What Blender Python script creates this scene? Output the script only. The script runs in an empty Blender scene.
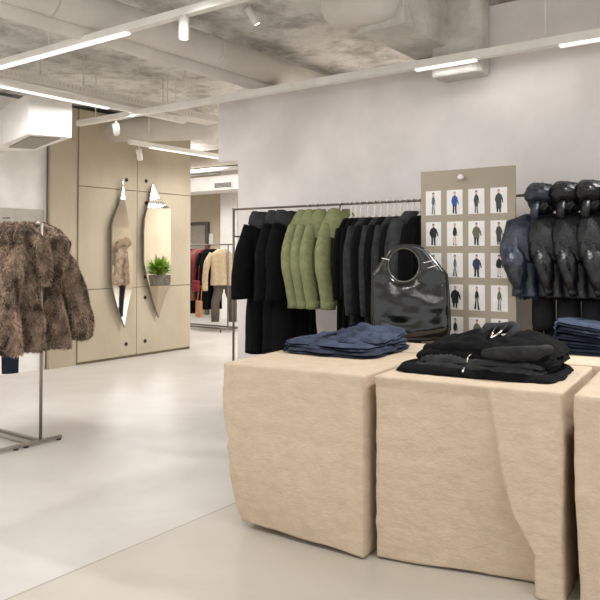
import bpy, bmesh, math, random
from mathutils import Vector, Matrix, noise
from math import sin, cos, pi, radians

SC = bpy.context.scene
COL = SC.collection

# ------------------------------------------------------------------ camera
F, CY = 718.0, 237.0
YAW, PIT = radians(-36.18), radians(1.36)
EYE = Vector((0, 0, 1.4))
fw = Vector((sin(YAW), cos(YAW), 0)); RT = Vector((cos(YAW), -sin(YAW), 0)); upv = Vector((0, 0, 1))
FW = fw * cos(PIT) + upv * sin(PIT)
UP = upv * cos(PIT) - fw * sin(PIT)
cd = bpy.data.cameras.new('camera'); cam = bpy.data.objects.new('camera', cd); COL.objects.link(cam)
cd.sensor_width = 36; cd.lens = F / 600 * 36; cd.shift_y = (CY - 300) / 600; cd.clip_end = 100; cd.clip_start = .05
cam.matrix_world = Matrix(((RT.x, UP.x, -FW.x, 0), (RT.y, UP.y, -FW.y, 0), (RT.z, UP.z, -FW.z, 1.4), (0, 0, 0, 1)))
SC.camera = cam

def ray(px, py): return FW + RT * ((px - 300) / F) + UP * ((CY - py) / F)
def on_z(px, py, z): d = ray(px, py); return EYE + d * ((z - 1.4) / d.z)
def on_y(px, py, y): d = ray(px, py); return EYE + d * (y / d.y)
def on_x(px, py, x): d = ray(px, py); return EYE + d * (x / d.x)

# ------------------------------------------------------------------ materials
def lin(c): return tuple((x / 255 / 12.92 if x / 255 <= .04045 else ((x / 255 + .055) / 1.055) ** 2.4) for x in c) + (1,)

class NT:
    def __init__(s, name):
        s.m = bpy.data.materials.new(name); s.m.use_nodes = True
        s.t = s.m.node_tree; s.b = s.t.nodes['Principled BSDF']
    def n(s, typ, **kw):
        x = s.t.nodes.new(typ)
        for k, v in kw.items():
            if k in x.inputs: x.inputs[k].default_value = v
            else: setattr(x, k, v)
        return x
    def l(s, a, b): s.t.links.new(a, b)
    def coord(s, scale=(1, 1, 1)):
        tc = s.n('ShaderNodeTexCoord'); mp = s.n('ShaderNodeMapping'); mp.inputs['Scale'].default_value = scale
        s.l(tc.outputs['Object'], mp.inputs['Vector']); return mp.outputs['Vector']

def mat(name, col, rough=.6, metal=0, col2=None, scale=8, detail=4, bump=0, bscale=None, stretch=(1, 1, 1), spec=.5, lo=.35, hi=.65, bdist=.01, coat=0, sheen=0, ntrough=.55):
    t = NT(name); t.b.inputs['Roughness'].default_value = rough; t.b.inputs['Metallic'].default_value = metal
    t.b.inputs['Specular IOR Level'].default_value = spec
    t.b.inputs['Coat Weight'].default_value = coat
    t.b.inputs['Sheen Weight'].default_value = sheen
    v = t.coord(stretch)
    nz = t.n('ShaderNodeTexNoise', Scale=scale, Detail=detail, Roughness=ntrough); t.l(v, nz.inputs['Vector'])
    rp = t.n('ShaderNodeValToRGB'); rp.color_ramp.elements[0].position = lo; rp.color_ramp.elements[1].position = hi
    c2 = col2 or tuple(min(255, c * 1.06 + 1) for c in col)
    rp.color_ramp.elements[0].color = lin(col); rp.color_ramp.elements[1].color = lin(c2)
    t.l(nz.outputs['Fac'], rp.inputs['Fac']); t.l(rp.outputs['Color'], t.b.inputs['Base Color'])
    if bump:
        n2 = t.n('ShaderNodeTexNoise', Scale=bscale or scale * 4, Detail=5, Roughness=.6); t.l(v, n2.inputs['Vector'])
        bp = t.n('ShaderNodeBump', Strength=bump, Distance=bdist); t.l(n2.outputs['Fac'], bp.inputs['Height']); t.l(bp.outputs['Normal'], t.b.inputs['Normal'])
    return t.m

def emit(name, col, st):
    t = NT(name); t.b.inputs['Base Color'].default_value = lin(col); t.b.inputs['Emission Color'].default_value = lin(col); t.b.inputs['Emission Strength'].default_value = st
    return t.m

M = {}
M['wall'] = mat('painted_plaster', (222, 215, 211), .85, bump=.05, scale=2)
M['white'] = mat('white_paint', (230, 226, 220), .6, scale=3)
M['track'] = mat('white_powder_coat', (232, 228, 220), .45, scale=3)
M['duct'] = mat('painted_duct', (230, 225, 217), .6, scale=2.5, col2=(216, 210, 201), bump=.1, bscale=30)
M['beige'] = mat('beige_plaster', (203, 188, 163), .8, scale=3, col2=(196, 180, 155))
M['clad'] = mat('cast_concrete', (189, 176, 153), .75, scale=1.6, detail=7, col2=(173, 160, 138), bump=.12, bscale=40, stretch=(1, 1, .6))
M['joint'] = mat('shadow_joint', (140, 126, 103), .9)
M['darkhole'] = mat('dark_hole', (40, 34, 28), .8)
M['slab'] = mat('raw_concrete', (178, 174, 167), .95, scale=2.6, detail=9, col2=(238, 235, 229), bump=.9, bscale=14, bdist=.05, lo=.36, hi=.56, ntrough=.68)
M['slab2'] = mat('grey_concrete', (192, 187, 178), .95, scale=3, detail=9, col2=(224, 220, 211), bump=.6, bscale=18, bdist=.03, lo=.35, hi=.65, ntrough=.7)
M['stone'] = mat('sandstone', (197, 177, 152), .92, scale=14, detail=9, col2=(212, 193, 169), bump=.45, bscale=70, bdist=.008, stretch=(.8, .8, 1.3), lo=.3, hi=.7, ntrough=.7)
M['plinth'] = mat('dark_plinth', (38, 34, 30), .8)
M['steel'] = mat('brushed_steel', (150, 143, 133), .38, .85)
M['bronze'] = mat('dark_bronze_steel', (120, 112, 102), .45, .6)
M['chrome'] = mat('chrome', (220, 218, 214), .15, 1)
M['rubber'] = mat('black_rubber', (25, 25, 25), .7)
M['black'] = mat('black_wool', (7, 7, 8), .95, scale=30, col2=(14, 14, 15), bump=.3, bscale=180, spec=.15)
M['charcoal'] = mat('charcoal_knit', (36, 37, 38), .9, scale=20, col2=(54, 55, 56), bump=.3, bscale=150, spec=.25)
M['graphite'] = mat('graphite_cloth', (58, 60, 62), .8, scale=12, col2=(38, 39, 41), bump=.3, bscale=40, spec=.3)
M['olive'] = mat('olive_felt', (122, 126, 88), .95, scale=25, col2=(142, 146, 107), bump=.3, bscale=170, spec=.2, lo=.3, hi=.75)
M['nylon'] = mat('black_nylon', (5, 6, 9), .42, scale=6, col2=(11, 13, 18), bump=.6, bscale=9, bdist=.04, spec=.5)
M['navynylon'] = mat('navy_nylon', (13, 17, 27), .40, scale=6, col2=(44, 56, 76), bump=.6, bscale=9, bdist=.04, spec=.6)
M['trouser'] = mat('black_trouser', (11, 12, 17), .85, scale=20, col2=(17, 19, 26), bump=.2, bscale=60)
M['denim'] = mat('blue_denim', (30, 38, 57), .9, scale=9, detail=8, col2=(76, 89, 114), bump=.4, bscale=120, lo=.3, hi=.75)
M['denimdark'] = mat('indigo_denim', (24, 32, 48), .9, scale=7, detail=8, col2=(46, 58, 80), bump=.4, bscale=120, lo=.3, hi=.75)
M['leather'] = mat('black_patent_leather', (9, 9, 7), .17, scale=5, col2=(14, 14, 11), bump=.12, bscale=4, bdist=.06, spec=.6, coat=.25)
M['piping'] = mat('glossy_edge_piping', (70, 70, 64), .25, spec=.8)
M['board'] = mat('taupe_board', (170, 160, 143), .85, scale=2, col2=(163, 153, 136))
M['paper'] = mat('print_paper', (226, 224, 221), .7)
M['sign'] = mat('grey_sign', (178, 172, 161), .7)
M['ink'] = mat('dark_ink', (70, 66, 60), .8)
M['red'] = mat('crimson_cloth', (112, 28, 42), .85, scale=15, col2=(138, 42, 54))
M['brown'] = mat('brown_cloth', (120, 84, 62), .85, scale=15)
M['tan'] = mat('tan_leather', (176, 128, 92), .6)
M['cream'] = mat('cream_wool', (205, 186, 154), .9, scale=20, col2=(190, 170, 138))
M['greytrouser'] = mat('grey_trouser', (92, 84, 76), .9)
M['doorgrey'] = mat('grey_door', (150, 141, 130), .7)
M['grille'] = mat('grille', (150, 145, 136), .7)
M['leaf'] = mat('leaf', (70, 110, 25), .5, scale=12, col2=(150, 180, 50))
M['pot'] = mat('grey_stone_pot', (160, 152, 142), .9, scale=20, col2=(120, 113, 104), bump=.5)
M['led'] = emit('led_diffuser', (255, 250, 244), .85)
M['lens'] = emit('spot_lens', (255, 248, 238), 2.5)
t = NT('mirror_glass'); t.b.inputs['Metallic'].default_value = 1; t.b.inputs['Roughness'].default_value = .03; t.b.inputs['Base Color'].default_value = (.86, .86, .85, 1); M['mirror'] = t.m

def fur_mat(name, dark, light):
    t = NT(name); t.b.inputs['Roughness'].default_value = .8; t.b.inputs['Specular IOR Level'].default_value = .2
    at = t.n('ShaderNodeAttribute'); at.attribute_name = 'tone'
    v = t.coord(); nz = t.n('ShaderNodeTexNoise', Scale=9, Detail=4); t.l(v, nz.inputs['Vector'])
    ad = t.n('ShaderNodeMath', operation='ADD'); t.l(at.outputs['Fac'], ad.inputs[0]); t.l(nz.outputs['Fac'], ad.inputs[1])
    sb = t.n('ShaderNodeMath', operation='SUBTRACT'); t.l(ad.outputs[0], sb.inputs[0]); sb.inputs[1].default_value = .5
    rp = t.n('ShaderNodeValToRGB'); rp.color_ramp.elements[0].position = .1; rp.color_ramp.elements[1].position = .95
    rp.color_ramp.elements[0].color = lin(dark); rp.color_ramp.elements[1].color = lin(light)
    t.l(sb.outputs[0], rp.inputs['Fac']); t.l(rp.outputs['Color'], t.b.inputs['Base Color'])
    return t.m
M['fur'] = fur_mat('brown_fur', (54, 40, 32), (226, 197, 171))
M['creamfur'] = fur_mat('cream_fur', (170, 145, 118), (246, 232, 212))

# floor: polished screed, two pours meeting at a seam that runs along Y
fa, fb = on_z(25, 597, 0), on_z(200, 515, 0)
SEAMX = (fa.x * .4 + fb.x * .6)
def floor_mat():
    t = NT('polished_screed'); v = t.coord()
    n1 = t.n('ShaderNodeTexNoise', Scale=.8, Detail=7, Roughness=.6, Distortion=.6); t.l(v, n1.inputs['Vector'])
    r1 = t.n('ShaderNodeValToRGB'); e = r1.color_ramp.elements; e[0].position = .3; e[1].position = .68
    e[0].color = lin((196, 189, 181)); e[1].color = lin((216, 211, 204)); t.l(n1.outputs['Fac'], r1.inputs['Fac'])
    r2 = t.n('ShaderNodeValToRGB'); e = r2.color_ramp.elements; e[0].position = .3; e[1].position = .68
    e[0].color = lin((188, 180, 167)); e[1].color = lin((204, 196, 184)); t.l(n1.outputs['Fac'], r2.inputs['Fac'])
    sx = t.n('ShaderNodeSeparateXYZ'); t.l(v, sx.inputs[0])
    gt = t.n('ShaderNodeMath', operation='GREATER_THAN'); gt.inputs[1].default_value = SEAMX; t.l(sx.outputs['X'], gt.inputs[0])
    mx = t.n('ShaderNodeMixRGB'); t.l(gt.outputs[0], mx.inputs[0]); t.l(r1.outputs[0], mx.inputs[1]); t.l(r2.outputs[0], mx.inputs[2])
    sb = t.n('ShaderNodeMath', operation='SUBTRACT'); t.l(sx.outputs['X'], sb.inputs[0]); sb.inputs[1].default_value = SEAMX
    ab = t.n('ShaderNodeMath', operation='ABSOLUTE'); t.l(sb.outputs[0], ab.inputs[0])
    lt = t.n('ShaderNodeMath', operation='LESS_THAN'); lt.inputs[1].default_value = .006; t.l(ab.outputs[0], lt.inputs[0])
    m2 = t.n('ShaderNodeMixRGB'); m2.inputs[2].default_value = lin((170, 160, 146)); t.l(lt.outputs[0], m2.inputs[0]); t.l(mx.outputs[0], m2.inputs[1])
    t.l(m2.outputs[0], t.b.inputs['Base Color'])
    n2 = t.n('ShaderNodeTexNoise', Scale=3, Detail=5); t.l(v, n2.inputs['Vector'])
    mr = t.n('ShaderNodeMapRange'); mr.inputs['To Min'].default_value = .28; mr.inputs['To Max'].default_value = .5; t.l(n2.outputs['Fac'], mr.inputs['Value']); t.l(mr.outputs[0], t.b.inputs['Roughness'])
    return t.m
M['floor'] = floor_mat()

# ------------------------------------------------------------------ mesh helpers
class MB:
    def __init__(s): s.v = []; s.f = []; s.mi = []; s.tone = None
    def add(s, vs, fs, mi=0):
        o = len(s.v); s.v += [tuple(v) for v in vs]; s.f += [tuple(i + o for i in f) for f in fs]; s.mi += [mi] * len(fs); return s
    def box(s, a, b, mi=0):
        x0, y0, z0 = a; x1, y1, z1 = b
        vs = [(x0, y0, z0), (x1, y0, z0), (x1, y1, z0), (x0, y1, z0), (x0, y0, z1), (x1, y0, z1), (x1, y1, z1), (x0, y1, z1)]
        return s.add(vs, [(0, 3, 2, 1), (4, 5, 6, 7), (0, 1, 5, 4), (1, 2, 6, 5), (2, 3, 7, 6), (3, 0, 4, 7)], mi)
    def prism(s, pts, z0, z1, mi=0):
        n = len(pts)
        vs = [(p[0], p[1], z0) for p in pts] + [(p[0], p[1], z1) for p in pts]
        return s.add(vs, [tuple(range(n))[::-1], tuple(range(n, 2 * n))] + [(i, (i + 1) % n, n + (i + 1) % n, n + i) for i in range(n)], mi)
    def loft(s, rings, cap=(True, True), mi=0):
        n = len(rings[0]); vs = [p for r in rings for p in r]; fs = []
        for i in range(len(rings) - 1):
            for j in range(n):
                k = (j + 1) % n; fs.append((i * n + j, i * n + k, (i + 1) * n + k, (i + 1) * n + j))
        if cap[0]: fs.append(tuple(range(n))[::-1])
        if cap[1]: fs.append(tuple(range((len(rings) - 1) * n, len(rings) * n)))
        return s.add(vs, fs, mi)
    def tube(s, path, rad, seg=10, flat=1.0, ref=None, cap=True, wob=None, mi=0):
        path = [Vector(p) for p in path]; n = len(path)
        if not isinstance(rad, (list, tuple)): rad = [rad] * n
        rings = []; prev = Vector(ref) if ref else None
        for i, p in enumerate(path):
            tg = (path[min(i + 1, n - 1)] - path[max(i - 1, 0)]).normalized()
            if prev is None: prev = tg.orthogonal()
            a = (prev - tg * prev.dot(tg)).normalized(); b = tg.cross(a); prev = a
            ring = []
            for j in range(seg):
                th = 2 * pi * j / seg; r = rad[i]
                if wob: r *= 1 + wob(i / (n - 1), th)
                ring.append(p + a * (cos(th) * r * flat) + b * (sin(th) * r))
            rings.append(ring)
        return s.loft(rings, (cap, cap), mi)
    def build(s, name, m, parent=None, smooth=True, bevel=0, loc=None, autos=None):
        me = bpy.data.meshes.new(name); me.from_pydata(s.v, [], s.f)
        ms = m if isinstance(m, (list, tuple)) else [m]
        for x in ms: me.materials.append(M[x] if isinstance(x, str) else x)
        if len(ms) > 1: me.polygons.foreach_set('material_index', s.mi)
        bm = bmesh.new(); bm.from_mesh(me); bmesh.ops.recalc_face_normals(bm, faces=bm.faces); bm.to_mesh(me); bm.free()
        if s.tone is not None:
            at = me.attributes.new('tone', 'FLOAT', 'POINT'); at.data.foreach_set('value', s.tone)
        me.polygons.foreach_set('use_smooth', [smooth] * len(me.polygons)); me.update()
        o = bpy.data.objects.new(name, me); COL.objects.link(o)
        if parent: o.parent = parent
        if loc is not None: o.location = loc
        if bevel:
            b = o.modifiers.new('bevel', 'BEVEL'); b.width = bevel; b.segments = 2; b.limit_method = 'ANGLE'
        return o

def tag(o, label=None, cat=None, group=None, kind=None):
    if label: o['label'] = label
    if cat: o['category'] = cat
    if group: o['group'] = group
    if kind: o['kind'] = kind
    return o
def thing(name, label, cat, loc=(0, 0, 0), rz=0, group=None):
    o = bpy.data.objects.new(name, None); COL.objects.link(o); o.empty_display_size = .1
    o.location = loc; o.rotation_euler = (0, 0, rz); return tag(o, label, cat, group)
def struct(name, mb, m, **kw):
    return tag(mb.build(name, m, smooth=False, **kw), kind='structure')
def dup(root, loc, rz, label, group=None):
    r = root.copy(); COL.objects.link(r); r.location = loc; r.rotation_euler = (0, 0, rz); r['label'] = label
    if group: r['group'] = group
    for ch in list(root.children):
        c = ch.copy(); COL.objects.link(c); c.parent = r
        for g in ch.children:
            e = g.copy(); COL.objects.link(e); e.parent = c
    return r
def nz(x, y, z): return noise.noise(Vector((x, y, z)))
def lerp(a, b, t): return a + (b - a) * t
def interp(tab, x):
    if x <= tab[0][0]: return tab[0][1]
    for (a, va), (b, vb) in zip(tab, tab[1:]):
        if x <= b: return lerp(va, vb, (x - a) / (b - a))
    return tab[-1][1]
def sstep(a, b, x):
    t = max(0, min(1, (x - a) / (b - a))); return t * t * (3 - 2 * t)

# ------------------------------------------------------------------ room
SLAB = 3.3; WY = 5.1; CX = -7.6; RAIL = 4.6
struct('floor', MB().box((-16, -4, -.1), (4.5, 14, 0)), 'floor')
# ceiling slab with real relief
mb = MB(); n = 150; x0, x1, y0, y1 = -16, 4.5, -4, 14
for i in range(n + 1):
    for j in range(n + 1):
        x = lerp(x0, x1, i / n); y = lerp(y0, y1, j / n)
        mb.v.append((x, y, SLAB + .03 * nz(x * 1.1, y * 1.1, 0) + .025 * nz(x * 3.5, y * 3.5, 4)))
mb.f = [(i * (n + 1) + j, (i + 1) * (n + 1) + j, (i + 1) * (n + 1) + j + 1, i * (n + 1) + j + 1) for i in range(n) for j in range(n)]
o = len(mb.v); mb.mi = [0] * len(mb.f)
mb.box((x0, y0, SLAB + .06), (x1, y1, SLAB + .3))
struct('ceiling', mb, 'slab')
# right wall (display wall) : lower part to 2.93, full height on the right
wl = on_y(238, 250, WY).x; wr = on_y(486, 60, WY).x
mb = MB().box((wl, WY, 0), (4.5, WY + .2, 2.93)).box((wr, WY, 2.93), (4.5, WY + .2, SLAB - .06))
struct('wall_right', mb, 'wall')
bl = on_y(218.5, 130, WY).x
struct('trim_1', MB().box((bl, WY, on_y(228, 161, WY).z), (wl, WY + .2, 2.93)), 'wall')
# left white wall
ycl = on_x(50, 360, CX).y; yc0 = on_x(77.5, 360, CX).y; yc1 = on_x(190, 345, CX).y
struct('wall_left', MB().box((CX - .35, -2, 0), (CX - .1, ycl, SLAB - .06)), 'white')
# concrete clad core
struct('wall_core', MB().box((CX - 2.0, ycl + .01, 0), (CX - .035, yc1 - .01, SLAB - .06)), 'joint')
zb = .035
jz1 = on_x(134, 190.8, CX).z; jz2 = on_x(134, 287.4, CX).z; yj = on_x(137, 240, CX).y
cols = [(yc0 + .004, yj - .004), (yj + .004, yc1)]
k = 1
struct('trim_2', MB().box((CX - .06, ycl, 0), (CX - .02, yc0 - .004, SLAB - .06)), 'clad')
for (a, b) in cols:
    for (c, d) in ((zb, jz2 - .004), (jz2 + .004, jz1 - .004), (jz1 + .004, SLAB - .06)):
        k += 1
        struct('trim_%d' % (k + 1), MB().box((CX - .03, a, c), (CX, b, d)), 'clad', bevel=.003)
struct('trim_9', MB().box((CX - 2.0, yc1 - .009, 0), (CX - .001, yc1, SLAB - .06)), 'clad')
# formwork tie holes
for (px, py) in ((126.5, 180), (146, 181), (146, 203), (145.3, 277), (145, 297.5), (126, 344), (145, 341)):
    p = on_x(px, py, CX)
    tag(MB().tube([(CX - .012, p.y, p.z), (CX + .006, p.y, p.z)], .026, 14).build('tie_hole_plug', 'darkhole', smooth=False),
        'dark round tie hole plug in the beige concrete panels around the mirrors', 'plug', 'tie hole plugs in the concrete wall')

# far room
BY = 12.2
pl = on_y(224, 220, BY).x
struct('wall_back', MB().box((-16, BY, 0), (4.5, BY + .2, SLAB - .06)), 'beige')
struct('wall_far', MB().box((-15.5, 7, 0), (-15.3, BY, SLAB - .06)), 'white')
a = on_y(223.5, 220, BY - .6).x; b = on_y(240, 220, BY - .6).x
struct('trim_10', MB().box((a, BY - .7, 0), (b, BY - .3, SLAB - .06)), 'white')
# grey door opening in the back wall
a = on_y(186, 240, BY - .02); b = on_y(206, 225, BY - .02); c = on_y(214, 225, BY - .02)
d = thing('door_1', None, None, (0, 0, 0)); d['kind'] = 'structure'
MB().box((a.x, BY - .03, 0), (b.x, BY - .001, b.z)).build('door_leaf', 'doorgrey', d, False)
MB().box((b.x, BY - .06, 0), (b.x + .1, BY - .001, b.z)).box((a.x, BY - .06, b.z), (b.x + .1, BY - .001, b.z + .07)).build('door_frame', 'greytrouser', d, False)
p = on_y(210, 238, BY - .02)
tag(MB().box((p.x - .13, BY - .03, p.z - .14), (p.x + .1, BY - .002, p.z + .1)).build('wall_notice', 'white', None, False, .004), 'small blank white notice on the far beige wall beside the grey door', 'notice')
# bulkhead with air slot in the far room
a = on_y(188, 177, 10.6); b = on_y(240, 177, 10.6)
struct('trim_11', MB().box((-14, 10.6, on_y(205, 191, 10.6).z), (b.x + 1.6, 11.2, on_y(205, 177, 10.6).z)), 'white')
p = on_y(224, 185, 10.59)
v = thing('air_vent', 'slim grey slotted air vent in the far white bulkhead', 'vent', (p.x, 10.6, p.z))
MB().box((-.26, -.02, -.06), (.22, 0, .06)).build('frame', 'track', v, False)
mb = MB()
for i in range(4): mb.box((-.24, -.028, -.045 + i * .024), (.20, -.02, -.03 + i * .024))
mb.build('slat', 'ink', v, False)

# ------------------------------------------------------------------ ceiling services
def along_x(name, label, cat, y, z, xa, xb, w, h, m, group=None):
    return tag(MB().box((xa, y - w / 2, z), (xb, y + w / 2, z + h)).build(name, m, None, False, .004), label, cat, group)
def rods(par, pts, z, top=SLAB + .02):
    for (x, y) in pts:
        MB().tube([(x, y, z), (x, y, top)], .005, 6).build('hanger_rod', 'track', par)

# track A, along X
YA = 3.15; ZA = on_y(55, 52, YA).z
tr = thing('lighting_track', 'white suspended lighting track crossing the upper left with a glowing linear lamp', 'track')
xa = -6.5; xb = on_y(300, -14, YA).x
MB().box((xa, YA - .03, ZA), (xb, YA + .03, ZA + .05)).build('rail', 'track', tr, False, .004)
MB().box((xa, YA - .02, ZA - .014), (on_y(128, 34, YA).x, YA + .022, ZA - .001)).build('linear_lamp', 'led', tr, False)
rods(tr, [(-4.6, YA), (-2.9, YA)], ZA + .05)
# cable tray B along Y
XB = -5.7; ZB = on_x(108, 102, XB).z
ct = thing('cable_tray', 'perforated pale cable tray running towards the concrete core under the ceiling', 'cable tray')
mb = MB().box((XB - .12, 1.2, ZB), (XB + .12, 6.1, ZB + .006)).box((XB - .12, 1.2, ZB + .006), (XB - .114, 6.1, ZB + .07)).box((XB + .114, 1.2, ZB + .006), (XB + .12, 6.1, ZB + .07))
mb.build('tray', 'duct', ct, False)
mb = MB()
for i in range(110):
    y = 1.25 + i * .044
    mb.box((XB + .119, y, ZB + .025), (XB + .1215, y + .018, ZB + .052))
tag(mb.build('perforation', 'slab2', ct, False), kind='stuff')
mb = MB()
for dx in (-.06, -.02, .03, .07): mb.tube([(XB + dx, 1.2, ZB + .02), (XB + dx + .01, 3.5, ZB + .022), (XB + dx, 6.1, ZB + .02)], .014, 8)
mb.build('cable', 'ink', ct)
rods(ct, [(XB - .1, 2.6), (XB + .1, 2.6), (XB - .1, 5.4), (XB + .1, 5.4)], ZB + .07)
XL = -5.62; ZL = on_x(55, 97, XL).z
lt = thing('lighting_track', 'white lighting track with lamp hanging just below the perforated cable tray', 'track')
MB().box((XL - .03, 1.2, ZL), (XL + .03, 5.55, ZL + .05)).build('rail', 'track', lt, False, .004)
MB().box((XL - .02, 1.2, ZL - .014), (XL + .022, on_x(108, 110, XL).y, ZL - .001)).build('linear_lamp', 'led', lt, False)
rods(lt, [(XL, 2.2), (XL, 5.3)], ZL + .05)
# track C along X in front of the display wall
YC = 4.85; ZC = on_y(400, 72, YC).z
tc = thing('lighting_track', 'long white lighting track running along the top of the display wall', 'track')
xa = on_y(78, 127, YC).x
MB().box((xa, YC - .03, ZC), (3.5, YC + .03, ZC + .06)).build('rail', 'track', tc, False, .004)
for (p, q) in ((416, 476), (560, 660)):
    MB().box((on_y(p, 72, YC).x, YC - .02, ZC - .014), (on_y(q, 60, YC).x, YC + .025, ZC - .001)).build('linear_lamp', 'led', tc, False)
rods(tc, [(xa + .3, YC), (-4.9, YC), (-1.5, YC), (0.2, YC)], ZC + .06)
# track D by the mirrors, along Y
XD = -6.67; ZD = on_x(170, 150.5, XD).z
td = thing('lighting_track', 'short white lighting track hanging before the concrete wall above the mirrors', 'track')
ya = on_x(129.5, 144, XD).y
MB().box((XD - .035, ya, ZD), (XD + .035, 8.2, ZD + .055)).build('rail', 'track', td, False, .004)
MB().box((XD - .02, on_x(150, 150, XD).y, ZD - .012), (XD + .025, 8.0, ZD - .001)).build('linear_lamp', 'led', td, False)
rods(td, [(XD, ya + .3), (XD, 7.6)], ZD + .055)
def spot(label, p, aim, L=.13, r=.035):
    s = thing('spotlight', label, 'spotlight', p)
    d = (Vector(aim) - Vector(p)).normalized()
    MB().tube([(0, 0, .06), (0, 0, 0)], .012, 8).build('stem', 'track', s)
    MB().tube([-d * L * .25, d * L * .72, d * L * .75], [r, r, r * .95], 16).build('body', 'track', s)
    MB().tube([d * L * .752, d * L * .765], r * .8, 16).build('lens', 'lens', s)
    return s
spot('small white spotlight hanging straight down from the track by the round duct', on_y(184, 22, YA) , on_y(184, 22, YA) + Vector((0, 0, -1)), .14, .033)
spot('small white spotlight aimed at the left mirror under the wall track', on_y(116, 127, YC - .06), on_x(126, 250, CX), .14)
spot('small white spotlight at the near end of the track above the mirrors', on_x(139, 152, XD), on_x(160, 300, CX), .14)
spot('small white spotlight highest in the photo near the dark ceiling', on_y(250, 12, 4.2), on_y(250, 12, 4.2) + Vector((.4, .5, -1)), .14, .03)
st = along_x('lighting_track', 'short white track close under the dark ceiling behind the hanging spotlight', 'track', 4.2, on_y(230, 3, 4.2).z, on_y(190, 14, 4.2).x, on_y(275, -8, 4.2).x, .06, .05, 'track')
# ducts along Y
def duct(name, label, x, z, r, ya, yb, m='duct', segs=24, joints=True):
    d = thing(name, label, 'duct', (x, ya, z))
    MB().tube([(0, 0, 0), (0, yb - ya, 0)], r, segs).build('pipe', m, d)
    if joints:
        y = .6
        while y < yb - ya:
            MB().tube([(0, y, 0), (0, y + .03, 0)], r * 1.04, segs).build('clamp_ring', m, d); y += 1.6
    for y in (1.1, 3.4):
        MB().tube([(0, y, r), (0, y, SLAB - z + .02)], .006, 6).build('hanger_rod', 'track', d)
    return d
duct('ceiling_duct', 'thick pale ventilation duct running across the ceiling over the display wall', -4.12, 3.10, .125, -1, 7.5)
duct('ceiling_pipe', 'thinner pale pipe running just below the thick ceiling duct', -4.2, 2.965, .062, -1, 7.5, joints=False)
# concrete beam and drop panel by the display wall
x1 = on_y(414, 62, WY).x; x2 = on_y(457, 53, WY).x; x3 = on_y(490, 60, WY).x
struct('trim_12', MB().box((x1, 4.25, 2.94), (x2, WY + .6, SLAB + .03)), 'slab2', bevel=.01)
zc = on_y(470, 73, WY - .18).z
mb = MB(); rr = []
mb.prism([(x2 - .12, WY - .001), (x2 - .12, WY - .2), (x3 - .05, WY - .2), (x3, WY - .15), (x3, WY - .001)], zc, SLAB + .03)
struct('trim_13', mb, 'slab2', bevel=.02)
# big round insulated duct over the beam
p = on_y(362, 0, 4.2)
p.z = 3.15
d = thing('ceiling_duct', 'fat round insulated duct end at the top of the frame before the concrete beam', 'duct', p)
mb = MB(); mb.tube([(-.28, .0, .0), (-.22, .0, .0), (.12, .0, .0), (.22, .0, .0), (.26, 0, .0)], [.1, .17, .18, .16, .09], 28); mb.build('sleeve', 'duct', d)
for i, (a, b) in enumerate((((352, 0), (378, 22)), ((425, 0), (398, 17)), ((434, 0), (404, 19)), ((366, 27), (392, 22)))):
    P = on_z(a[0], a[1] - 6, 3.2); Q = on_z(b[0], b[1], 3.2)
    tag(MB().tube([P, Q], .012, 8).build('conduit_pipe', 'duct'), ['slanting thin conduit under the slab left of the concrete beam', 'thin conduit crossing above the concrete beam, left one of two', 'thin conduit crossing above the concrete beam, right one of two', 'short thin conduit near the fat round duct and beam'][i], 'conduit', 'conduits near the concrete beam')
# left dropped air unit
Z0 = 2.52
q = [on_z(-14, 151, Z0), on_z(35, 150.5, Z0), on_z(72, 138, Z0), on_z(28, 134, Z0)]
ac = thing('air_unit', 'boxed white ceiling air unit with a grey grille underneath at the far left', 'air unit')
MB().prism([(p.x, p.y) for p in q], Z0, 2.9).build('casing', 'white', ac, False, .006)
for p in q[1:]: MB().tube([(p.x * .97, p.y, 2.9), (p.x * .97, p.y, SLAB + .02)], .006, 6).build('hanger_rod', 'track', ac)
g = [on_z(9, 146.5, Z0), on_z(34.5, 148, Z0), on_z(60, 137.5, Z0), on_z(30, 136, Z0)]
MB().prism([(p.x, p.y) for p in g], Z0 - .012, Z0 - .001).build('grille', 'grille', ac, False)
# stuff near the end of the core: round duct stub, pipes
p = on_y(205, 128, 6.6)
d = thing('ceiling_duct', 'beige round duct stub beside the end of the concrete core', 'duct', p)
MB().tube([(-1.6, -.5, .05), (.02, .15, .03), (.1, .18, .03)], [.16, .16, .12], 22).build('sleeve', 'duct', d)
for i, (py, yy, r) in enumerate(((166, 9.0, .05), (172, 9.6, .035), (160, 8.4, .12))):
    P = on_y(190, py, yy); Q = on_y(240, py + 3, yy)
    tag(MB().tube([P + Vector((-2, 0, 0)), (Q.x + .4, yy, P.z)], r, 14).build('ceiling_pipe', 'track' if i < 2 else 'duct'),
        ['white pipe crossing the far opening, thicker of two', 'thin white pipe crossing the far opening, lowest', 'wide grey duct crossing the far opening beyond the short track'][i], 'pipe')

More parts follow.
